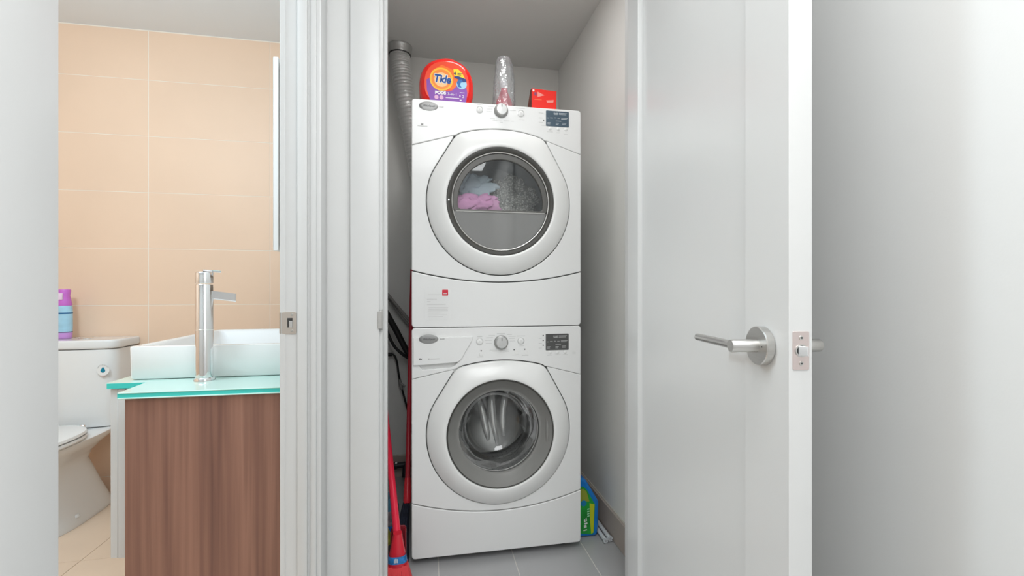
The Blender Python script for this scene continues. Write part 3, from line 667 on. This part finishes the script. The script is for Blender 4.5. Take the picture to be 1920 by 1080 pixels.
# ---------------------------------------------------------------- left side of the closet
def duct():
    t = thing('vent_duct', 'crinkled silver dryer duct running up to the closet ceiling', 'duct', (-.145, 2.585, CC))
    path = smoothpath([(-.146, 2.588, CC-.04), (-.140, 2.588, 2.30), (-.118, 2.590, 2.14), (-.080, 2.595, 1.95), (-.045, 2.600, 1.75), (.02, 2.605, 1.45), (.10, 2.61, 1.2)], 40)
    rad = [.0545 + .0018*math.sin(i*1.5) + .0016*noise.noise(Vector((i*.7, 0, 3))) for i in range(len(path))]
    o = tube('duct_hose', path, rad, M('foil_duct', (.72, .72, .71), .34, metal=.6, bump=1.0, bump_scale=70), t, 36, True, 1.0, 25)
    lathe('ceiling_collar', [(.062, -.0445), (.0635, -.040), (.064, -.012), (.067, -.008), (.067, 0)], (-.146, 2.588, CC - .0005), 'z', M('collar_foil', (.58, .58, .57), .35, metal=.8, bump=.5, bump_scale=50), t, 36)
    tube('clamp', [(-.146 + .0575*math.cos(R(10*i)), 2.588 + .0575*math.sin(R(10*i)), CC-.047) for i in range(37)], .0035, darkm, t, 8, False)
duct()
def cable(name, label, P, r, mat, cat='hose'):
    return tag(tube(name, smoothpath(P, 10), r, mat, None, 12), label, cat)
hg = M('grey_hose', (.30, .29, .275), .5)
cable('water_hose', 'upper of two thin grey hoses behind the dryer', [(-.272, 2.62, 1.10), (-.226, 2.62, 1.062), (-.165, 2.62, .985), (-.094, 2.62, .900), (-.02, 2.62, .82)], .0085, hg)
cable('water_hose', 'lower of two thin grey hoses behind the dryer', [(-.272, 2.645, 1.065), (-.226, 2.645, 1.045), (-.165, 2.645, .955), (-.094, 2.645, .865), (-.02, 2.645, .79)], .0075, hg)
cable('drain_hose', 'thick black drain hose behind the machines', [(-.268, 2.575, 1.06), (-.226, 2.575, .965), (-.165, 2.575, .85), (-.097, 2.575, .715), (-.02, 2.575, .60)], .0165, black)
cable('supply_hose', 'thin black hose curving below the thick drain hose', [(-.262, 2.60, 1.02), (-.230, 2.60, .91), (-.210, 2.60, .83), (-.170, 2.60, .752), (-.097, 2.60, .690), (-.01, 2.60, .66)], .0085, black)
pc = thing('power_cord', 'black power cord with grey plug joint on the closet wall', 'cord', (-.186, 2.655, .70))
tube('cord', smoothpath([(-.272, 2.655, .712), (-.222, 2.655, .708), (-.186, 2.655, .706), (-.166, 2.655, .665), (-.157, 2.655, .60), (-.143, 2.655, .53), (-.125, 2.655, .46), (-.100, 2.655, .36), (-.08, 2.655, .25)], 10), .0055, black, pc, 10)
tube('plug', [(-.236, 2.655, .7085), (-.192, 2.655, .7075)], .0105, black, pc, 10)
tube('cord_joint', [(-.151, 2.648, .565), (-.145, 2.648, .537), (-.139, 2.648, .508)], [.008, .011, .008], M('joint_grey', (.35, .35, .34), .4, metal=.5), pc, 10)
tube('joint_tag', [(-.146, 2.643, .545), (-.120, 2.642, .525)], .006, M('joint_grey'), pc, 8)
vp = thing('drain_valve', 'dark pipe valve low on the back closet wall', 'valve', (-.14, 2.655, .085))
tube('pipe', [(-.178, 2.645, .080), (-.10, 2.645, .084), (-.04, 2.645, .084)], .016, M('black_pipe', (.02, .022, .026), .35), vp, 14)
tube('valve_cap', [(-.182, 2.645, .080), (-.165, 2.645, .081)], .021, M('black_pipe'), vp, 14)
tube('valve_stem', [(-.168, 2.645, .095), (-.168, 2.625, .103)], .006, chrome, vp, 10)
tube('elbow', smoothpath([(-.115, 2.645, .084), (-.118, 2.63, .05), (-.12, 2.62, .02)], 6), .018, M('black_pipe'), vp, 14)

def broom():
    b = thing('broom', 'bright red broom with blue label leaning in the closet corner', 'broom', (-.098, 1.63, 0))
    A = Vector((-.1015, 1.652, .200)); B = Vector((-.180, 2.08, .535)); dirv = (B-A).normalized()
    E_ = A + dirv*1.02
    tube('handle', [A - dirv*.02, A, A + dirv*.5, E_], [.0135, .0135, .0125, .0118], redp, b, 20)
    # socket and block
    rings = []
    for z, hw, hd, dy in ((.222, .015, .016, .006), (.205, .018, .018, 0), (.185, .022, .019, -.006), (.157, .028, .020, -.010), (.132, .0315, .0205, -.012), (.12, .033, .021, -.012)):
        rings.append([(-.1005 + hw*math.copysign(abs(math.cos(R(15*i)))**.7, math.cos(R(15*i))), 1.640 + dy + hd*math.sin(R(15*i)), z) for i in range(24)])
    loft('block', rings, M('broom_block_red', (.66, .02, .04), .3), b, True, 50)
    rings = [[(-.1005 + (hw+.0012)*math.copysign(abs(math.cos(R(15*i)))**.7, math.cos(R(15*i))), 1.640 - .0108 + (hd+.0012)*math.sin(R(15*i)), z) for i in range(24)] for z, hw, hd in ((.157, .029, .0205), (.132, .0325, .021))]
    lab = loft('label_band', rings, M('broom_label_blue', (.03, .22, .55), .35, noise_amt=.5, noise_scale=60), b, False, 50)
    text('label_lettering', 'ili', .020, (-.104, 1.6068, .1445), print_w, lab, bold=.0006)
    V = []; F = []
    for i in range(13):
        for j in range(5):
            fx = i/12*2-1; fy = j/4*2-1
            p0 = Vector((-.1005 + fx*.031, 1.628 + fy*.016, .124)); p1 = Vector((-.1005 + fx*.058 + rnd.uniform(-.003, .003), 1.620 + fy*.030 + rnd.uniform(-.004, .004), rnd.uniform(.001, .006)))
            n0 = len(V); ax = Vector((.0030, 0, 0)); ay = Vector((0, .003, 0)); m = (p0+p1)/2 + Vector((fx*.003, 0, 0))
            for q, k in ((p0, 1), (m, 1.05), (p1, .9)):
                for s1, s2 in ((-1, -1), (1, -1), (1, 1), (-1, 1)): V.append(q + ax*s1*k + ay*s2*k)
            for r_ in (0, 4):
                for k in range(4): F.append((n0+r_+k, n0+r_+(k+1) % 4, n0+r_+4+(k+1) % 4, n0+r_+4+k))
            F.append((n0+8, n0+9, n0+10, n0+11))
    o = pyd('bristles', V, F, M('red_bristle', (.82, .06, .07), .5), b, 0); o['kind'] = 'stuff'
broom()
def mop():
    m = thing('mop', 'dark navy mop with deep red handle beside the machines', 'mop', (-.085, 1.90, 0))
    A = Vector((-.0790, 1.955, .245)); B = Vector((-.0765, 2.50, 1.18))
    tube('handle', [A, (A+B)/2, B], [.0105, .0105, .010], dredp, m, 16)
    tube('socket', [A + (B-A)*.035, A, A - (B-A)*.045, A - (B-A)*.055], [.0125, .0155, .0165, .013], M('mop_socket_red', (.60, .02, .035), .3), m, 16)
    rings = []
    for z, hx, hy, dx, dy in ((.205, .010, .013, 0, -.02), (.175, .016, .022, -.004, -.03), (.12, .021, .035, -.012, -.05), (.06, .026, .05, -.018, -.075), (.02, .030, .06, -.020, -.09), (.001, .031, .062, -.020, -.095)):
        rings.append([(-.081 + dx + hx*math.cos(R(12*i))*(1+.12*math.sin(i*2.3)), 1.955 + dy + hy*math.sin(R(12*i))*(1+.12*math.cos(i*1.7)), z) for i in range(30)])
    loft('mop_head', rings, navy, m, True, 30)
mop()
def dustpan():
    d_ = thing('dustpan', 'deep red dustpan standing behind the broom', 'dustpan', (-.10, 1.74, 0))
    pl = plate('pan', [rrect(-.128, -.074, .004, .200, .012, 4)], 1.735, .006, M('dustpan_red', (.22, .012, .02), .45), d_, .002)
    box('pan_rim', -.130, -.124, 1.706, 1.741, .004, .19, M('dustpan_red'), d_, .002)
    box('pan_rim', -.080, -.074, 1.715, 1.741, .004, .19, M('dustpan_red'), d_, .002)
dustpan()
def floor_pack(name, label, c, sz, cols, seed):
    t = thing(name, label, 'bag', (c[0], c[1], 0)); n = 28; rows = 14
    m = cols
    def seg(z0, z1, nm, mat):
        rings = []
        for i in range(6):
            f = z0 + (z1-z0)*i/5; k = 1 - .5*max(0, f-.75)*2 - .12*abs(f-.4)
            rings.append([(c[0] + sz[0]*k*math.copysign(abs(math.cos(2*math.pi*a/n))**.6, math.cos(2*math.pi*a/n))*(1+.06*noise.noise(Vector((a*.8, f*6, seed)))),
                           c[1] + sz[1]*k*math.copysign(abs(math.sin(2*math.pi*a/n))**.6, math.sin(2*math.pi*a/n))*(1+.06*noise.noise(Vector((a*.9, f*5, seed+9)))), max(.0008, f*sz[2])) for a in range(n)])
        return loft(nm, rings, mat, t, True, 50)
    for z0, z1, nm, mat in cols: seg(z0, z1, nm, mat)
floor_pack('printed_pack', 'blue printed plastic pack behind the broom handle', (-.178, 2.02, 0), (.062, .05, .19),
           [(0, .12, 'pack_base', M('pack_blue', (.02, .12, .40), .3)), (.12, .42, 'pack_blue_band', M('pack_bright_blue', (.02, .19, .62), .3)), (.42, .75, 'pack_print_band', M('pack_print', (.30, .25, .28), .4, noise_amt=.6, noise_scale=45)), (.75, 1.0, 'pack_top', M('pack_teal', (.04, .20, .32), .3))], 2)
floor_pack('yellow_pack', 'small yellow-green packet on the closet floor at the jamb', (-.182, 1.885, 0), (.045, .032, .115),
           [(0, .55, 'packet_body', M('packet_grey', (.12, .125, .12), .5, noise_amt=.4, noise_scale=30)), (.55, 1.0, 'packet_label', M('packet_yellow', (.42, .40, .06), .4, noise_amt=.5, noise_scale=40))], 6)

# ---------------------------------------------------------------- right side of the closet
def jug():
    j = thing('detergent_jug', 'blue jug with green and yellow label between washer and wall', 'jug', (.69, 1.91, 0))
    O = [(.638, .004), (.722, .002), (.732, .010), (.737, .050), (.738, .150), (.731, .163), (.690, .232), (.678, .250), (.662, .256), (.638, .256)]
    jb = plate('jug_body', [O], 1.88, .065, M('jug_blue', (.005, .19, .60), .25, coat=.3), j, .010, 4, 50)
    lb = plate('label', [[(.640, .022), (.707, .012), (.714, .020), (.720, .140), (.714, .150), (.684, .205), (.668, .222), (.640, .222)]], 1.8792, .002, M('label_green', (.02, .36, .05), .35, noise_amt=.35, noise_scale=14), j, .0004)
    plate('label_yellow_band', [[(.702, .016), (.712, .020), (.717, .142), (.695, .148), (.697, .08)]], 1.8784, .0012, M('label_yellow_green', (.55, .62, .02), .35), lb)
    plate('label_olive_top', [[(.645, .160), (.694, .156), (.681, .200), (.667, .212), (.645, .212)]], 1.8784, .0012, M('label_olive', (.30, .36, .04), .4), lb)
    plate('label_blue_spot', [circle(.668, .150, .013, 20)], 1.878, .0012, M('label_spot_blue', (.01, .22, .45), .4), lb)
    for i, (x, z, w_, h_) in enumerate(((.668, .030, .016, .004), (.670, .042, .012, .012), (.672, .058, .014, .005), (.670, .066, .006, .012), (.678, .070, .005, .014))):
        plate('label_stroke', [[(x, z), (x+w_, z+.003), (x+w_-.002, z+h_+.003), (x-.001, z+h_)]], 1.8782, .0008, print_w, lb)
    for i in range(4): plate('label_stroke', [[(.684, .090+.010*i), (.694, .091+.010*i), (.695, .096+.010*i), (.685, .095+.010*i)]], 1.8782, .0008, M('label_pale_green', (.35, .72, .45), .5), lb)
    lathe('cap', [(.0175, .25), (.0175, .285), (.014, .29), (.0001, .29)], (.6465, 1.912, 0), 'z', M('jug_blue'), j, 24)
jug()
def rod(label, a, b, rad, seed):
    r = thing('plastic_rod', label, 'rod', a, group='white plastic rods on the closet floor')
    A = Vector(a); B = Vector(b); dv = (B-A).normalized(); sd = dv.cross(Vector((0, 0, 1))).normalized(); up = sd.cross(dv)
    mat = M('white_rod_plastic', (.74, .77, .80), .3)
    tube('shaft', [A, B], rad, mat, r, 12)
    for k in range(3):
        an = R(60*k + seed); q = sd*math.cos(an) + up*math.sin(an)
        P0 = A - dv*.004; hw = .0028; V = []
        side = dv.cross(q)
        for s1 in (-1, 1):
            for s2 in (-1, 1):
                for s3 in (-1, 1): V.append(P0 + q*s1*(rad+.0018) + side*s2*hw + dv*s3*.005)
        pyd('end_fin', V, [(0, 1, 3, 2), (4, 5, 7, 6), (0, 1, 5, 4), (2, 3, 7, 6), (0, 2, 6, 4), (1, 3, 7, 5)], mat, r, 0)
rod('white plastic rod with finned end lying nearest the right baseboard', (.7685, 1.835, .0135), (.766, 2.25, .0125), .0095, 10)
rod('white plastic rod lying between the blue jug and the other rod', (.7445, 1.826, .0125), (.7435, 2.24, .0115), .0085, 35)

# ---------------------------------------------------------------- bathroom
mintt = M('mint_glass_top', (.60, .83, .76), .06, coat=.5)
teal = M('teal_glass_edge', (.06, .66, .60), .08, coat=.5)
VZ = .78
def vanity():
    v = thing('vanity', 'walnut side vanity cabinet with white front boards under the glass top', 'cabinet', (-.66, 1.95, 0))
    box('side_panel', -.857, BX1-.002, 1.497, 1.517, .0, VZ-.018, walnut, v, .0008, 1)
    box('carcass', -.855, BX1-.002, 1.517, 1.66, .0, VZ-.020, walnut, v)
    box('cabinet_body', -.944, BX1-.002, 1.66, 2.42, .235, VZ-.020, M('cabinet_white', (.80, .80, .80), .35), v)
    box('front_board', -.987, -.967, 1.655, 2.42, .222, VZ-.020, M('front_board_white', (.74, .75, .75), .3), v, .001, 1)
    box('front_board', -.965, -.944, 1.652, 2.42, .222, VZ-.020, M('front_board_white'), v, .001, 1)
    P = [(-.872, 1.490), (BX1-.002, 1.490), (BX1-.002, 2.44), (-.985, 2.44), (-.998, 2.42), (-.998, 1.655), (-.992, 1.646), (-.882, 1.643)]
    g = thing('glass_countertop', 'mint green glass countertop with teal edges on the vanity', 'countertop', (-.66, 1.95, VZ-.018))
    n = len(P); V = [(x, y, VZ-.017) for x, y in P] + [(x, y, VZ) for x, y in P]
    me = bpy.data.meshes.new('glass_slab'); me.from_pydata(V, [], [tuple(range(n))[::-1], tuple(range(n, 2*n))] + [(i, (i+1) % n, n+(i+1) % n, n+i) for i in range(n)]); me.update()
    o = finish('glass_slab', me, [mintt, teal], g, 0)
    for p in o.data.polygons:
        if abs(p.normal.z) < .5: p.material_index = 1
    tube('polished_arris', [(-.870, 1.4895, VZ-.0008), (BX1-.003, 1.4895, VZ-.0008)], .0016, M('polished_glass_arris', (.62, .88, .80), .1), g, 8)
    tube('polished_arris', [(-.870, 1.4895, VZ-.0162), (BX1-.003, 1.4895, VZ-.0162)], .0022, M('polished_glass_arris'), g, 8)
    return v
vanity()
def basin():
    b = thing('wash_basin', 'white rectangular vessel basin on the glass countertop', 'basin', (-.66, 2.0, VZ+.0005))
    x0, x1, y0, y1 = -.957, BX1-.006, 1.690, 2.33; zt = VZ+.110
    def rr(x0, x1, y0, y1, r): return rrect(x0, x1, y0, y1, r, 5)
    def ring(i, r, z, k=0): return [(x, y, z) for x, y in rr(x0+i, x1-i, y0+i, y1-i, r)]
    rows = [ring(.035, .02, VZ+.0008), ring(.006, .012, VZ+.0015), ring(.002, .012, VZ+.006), ring(0, .012, zt-.004), ring(.001, .012, zt-.0012), ring(.004, .010, zt), ring(.016, .02, zt), ring(.020, .018, zt-.002), ring(.026, .02, zt-.010), ring(.055, .04, zt-.070), ring(.085, .05, zt-.088), ring(.14, .05, zt-.092)]
    loft('bowl', rows, porc, b, True, 45)
    lathe('drain', [(.022, .004), (.022, .006), (.0001, .007)], (-.665, 2.0, zt-.096), 'z', chrome, b, 24)
basin()
def faucet():
    x, y, r = -.7135, 1.645, .0255
    f_ = thing('faucet', 'tall chrome vessel faucet standing beside the white basin', 'faucet', (x, y, VZ))
    lathe('base_ring', [(.0305, 0), (.0305, .004), (.028, .009), (.0258, .011)], (x, y, VZ), 'z', chrome, f_, 40)
    lathe('column', [(r, .004), (r, .312), (r-.0015, .314), (.0001, .314)], (x, y, VZ), 'z', chrome, f_, 40)
    lathe('column_seam', [(r+.0002, .1655), (r+.0006, .166), (r+.0006, .168), (r+.0002, .1685)], (x, y, VZ), 'z', M('chrome_seam', (.95, .93, .9), .2, metal=1), f_, 40)
    lathe('head', [(r-.001, .3165), (r+.0003, .318), (r+.0003, .350), (r-.003, .354), (.0001, .355)], (x, y, VZ), 'z', chrome, f_, 40)
    # lever and spout lean over the basin
    dx, dy = .86, .51
    def blade(name, a0, a1, z0, z1, w0, w1, t):
        V = []; px, py = -dy, dx
        for (s, z, wd) in ((a0, z0, w0), ((a0+a1)/2, (z0+z1)/2, (w0+w1)/2*1.05), (a1*.97+a0*.03, z1, w1), (a1, z1-.002, w1*.72)):
            for k in (-1, -.5, 0, .5, 1):
                V.append((x+dx*s+px*wd*k, y+dy*s+py*wd*k, z + .0035*k*k))
            for k in (1, .5, 0, -.5, -1):
                V.append((x+dx*s+px*wd*k*.8, y+dy*s+py*wd*k*.8, z - t + .0035*k*k))
        F = []
        for i in range(3):
            for k in range(10): F.append((i*10+k, i*10+(k+1) % 10, (i+1)*10+(k+1) % 10, (i+1)*10+k))
        F.append(tuple(range(10))); F.append(tuple(range(30, 40)))
        return pyd(name, V, F, chrome, f_, 40)
    blade('spout', .012, .088, VZ+.290, VZ+.279, .016, .021, .024)
    blade('lever', -.004, .046, VZ+.358, VZ+.355, .010, .013, .003)
faucet()
def mirror():
    m = thing('mirror_cabinet', 'slim wall mirror cabinet with white edge beside the door jamb', 'cabinet', (-.45, 2.0, 1.2))
    box('mirror_door', -.522, -.5065, 1.70, 2.36, 1.212, 1.884, M('cabinet_edge_white', (.85, .85, .85), .3), m, .001, 1)
    box('mirror_glass', -.5238, -.522, 1.703, 2.357, 1.215, 1.881, M('mirror_silver', (.9, .9, .9), .02, metal=1), m)
    box('cabinet_body', -.504, BX1-.001, 1.712, 2.35, 1.225, 1.872, M('cabinet_brown_side', (.42, .33, .27), .5), m)
mirror()
def toilet():
    xc = -1.69
    t = thing('toilet', 'white close-coupled toilet against the peach tiled wall', 'toilet', (xc, 2.42, 0))
    def se(cx, cy, a, bf, bb, z, p=2.4, n=48):
        out = []
        for i in range(n):
            an = 2*math.pi*i/n; c, s = math.cos(an), math.sin(an); e = 2/p
            yy = (bb if s > 0 else bf)*math.copysign(abs(s)**e, s)
            out.append((cx + a*math.copysign(abs(c)**e, c), cy + yy, z))
        return out
    rows = [se(xc, 2.48, .138, .24, .225, .001, 3.2), se(xc, 2.48, .138, .24, .225, .02, 3.2), se(xc, 2.48, .128, .23, .215, .05, 3), se(xc, 2.48, .105, .215, .19, .12, 2.8),
            se(xc, 2.48, .085, .22, .16, .20, 2.6), se(xc, 2.46, .080, .25, .15, .26, 2.5), se(xc, 2.44, .100, .30, .19, .30, 2.4), se(xc, 2.42, .145, .36, .26, .345, 2.4), se(xc, 2.42, .172, .39, .32, .375, 2.5), se(xc, 2.42, .178, .40, .325, .395, 2.6), se(xc, 2.42, .170, .39, .32, .402, 2.6)]
    loft('bowl', rows, porc, t, True, 60)
    s_ = loft('seat', [se(xc, 2.29, .186, .27, .20, .404, 2.3), se(xc, 2.29, .190, .275, .205, .410, 2.3), se(xc, 2.29, .188, .272, .203, .420, 2.3)], porc, t, True, 40)
    loft('seat_lid', [se(xc, 2.29, .184, .268, .20, .4225, 2.3), se(xc, 2.29, .188, .272, .205, .427, 2.3), se(xc, 2.29, .184, .268, .20, .437, 2.3), se(xc, 2.29, .16, .24, .18, .441, 2.3)], porc, t, True, 40)
    for x in (-.075, .075): lathe('seat_hinge', [(.012, 0), (.012, .02), (.009, .024), (.0001, .025)], (xc+x, 2.515, .405), 'z', chrome, t, 16)
    lathe('bolt_cap', [(.014, 0), (.013, .008), (.008, .013), (.0001, .014)], (xc+.122, 2.40, .040), 'z', porc, t, 16)
    x0, x1, y0, y1 = xc-.192, xc+.190, 2.545, 2.738
    def tank(dx, z0, z1, bev, nm):
        P = [(x0-dx, y1), (x0-dx, y0+.05)] + [(x0-dx+.05-.05*math.cos(R(a)), y0-dx+.05-.05*math.sin(R(a))) for a in range(0, 91, 15)]
        P += [(x0+.05+(x1-x0-.1)*k/8, y0-dx-.010*(1-(2*k/8-1)**2)) for k in range(1, 8)]
        P += [(x1+dx-.05+.05*math.sin(R(a)), y0-dx+.05-.05*math.cos(R(a))) for a in range(0, 91, 15)] + [(x1+dx, y1)]
        return slab(nm, [P], z0, z1, porc, t, bev, 3, 40)
    tk = tank(-.006, .405, .783, .006, 'tank')
    ld = tank(.002, .786, .829, .010, 'tank_lid')
    lathe('flush_button', [(.030, 0), (.030, .003), (.026, .005), (.0001, .0055)], (xc+.01, 2.64, .829), 'z', chrome, ld, 28)
    # water-saving mark
    ex, ez, ey = -1.546, .684, 2.5385
    sk = plate('water_sticker', [circle(ex, ez, .0275, 32)], ey, .0016, M('sticker_white', (.85, .85, .845), .12), tk)
    drop = [(ex, ez+.016)] + [(ex + .010*math.cos(R(a)), ez - .003 + .010*math.sin(R(a))) for a in range(30, -211, -20)]
    plate('drop_emblem', [drop], ey-.0005, .0008, M('drop_teal', (.0, .22, .34), .4), sk)
    for i, ch in enumerate('WATERSENSE'):
        an = R(150 - i*13.5); text('ring_lettering', ch, .0075, (ex+.024*math.cos(an), ey-.0003, ez+.024*math.sin(an)), print_g, sk, roll=an-R(90))
    marks('sticker_print', [(ex-.010, ex+.010, ez-.030, ez-.026)], ey-.0002, M('sticker_rose', (.75, .50, .48), .5), sk)
toilet()
def freshener():
    x, y, z0 = -1.785, 2.655, .829
    b = thing('air_freshener', 'light blue spray bottle with purple cap on the toilet tank', 'bottle', (x, y, z0))
    lathe('base_band', [(.026, .0008), (.029, .004), (.030, .02), (.030, .030)], (x, y, z0), 'z', M('lilac_print', (.62, .30, .70), .35), b, 32)
    lathe('can', [(.030, .030), (.031, .06), (.031, .135), (.030, .16), (.027, .168)], (x, y, z0), 'z', M('pale_blue_can', (.40, .66, .82), .3, noise_amt=.12, noise_scale=20), b, 32)
    lathe('stripe', [(.0312, .124), (.0316, .125), (.0316, .131), (.0312, .132)], (x, y, z0), 'z', M('stripe_blue', (.01, .12, .30), .35), b, 32, caps=False)
    lathe('stripe', [(.0303, .031), (.0308, .032), (.0308, .0345), (.0303, .0355)], (x, y, z0), 'z', M('stripe_plum', (.14, .05, .18), .35), b, 32, caps=False)
    lathe('cap', [(.029, .166), (.030, .170), (.025, .195), (.0215, .215), (.025, .240), (.022, .247), (.0001, .248)], (x, y, z0), 'z', M('purple_cap', (.62, .16, .62), .3), b, 32)
    box('nozzle', x-.008, x+.010, y-.031, y-.020, z0+.195, z0+.228, M('nozzle_pale', (.85, .66, .82), .35), b, .003)
freshener()
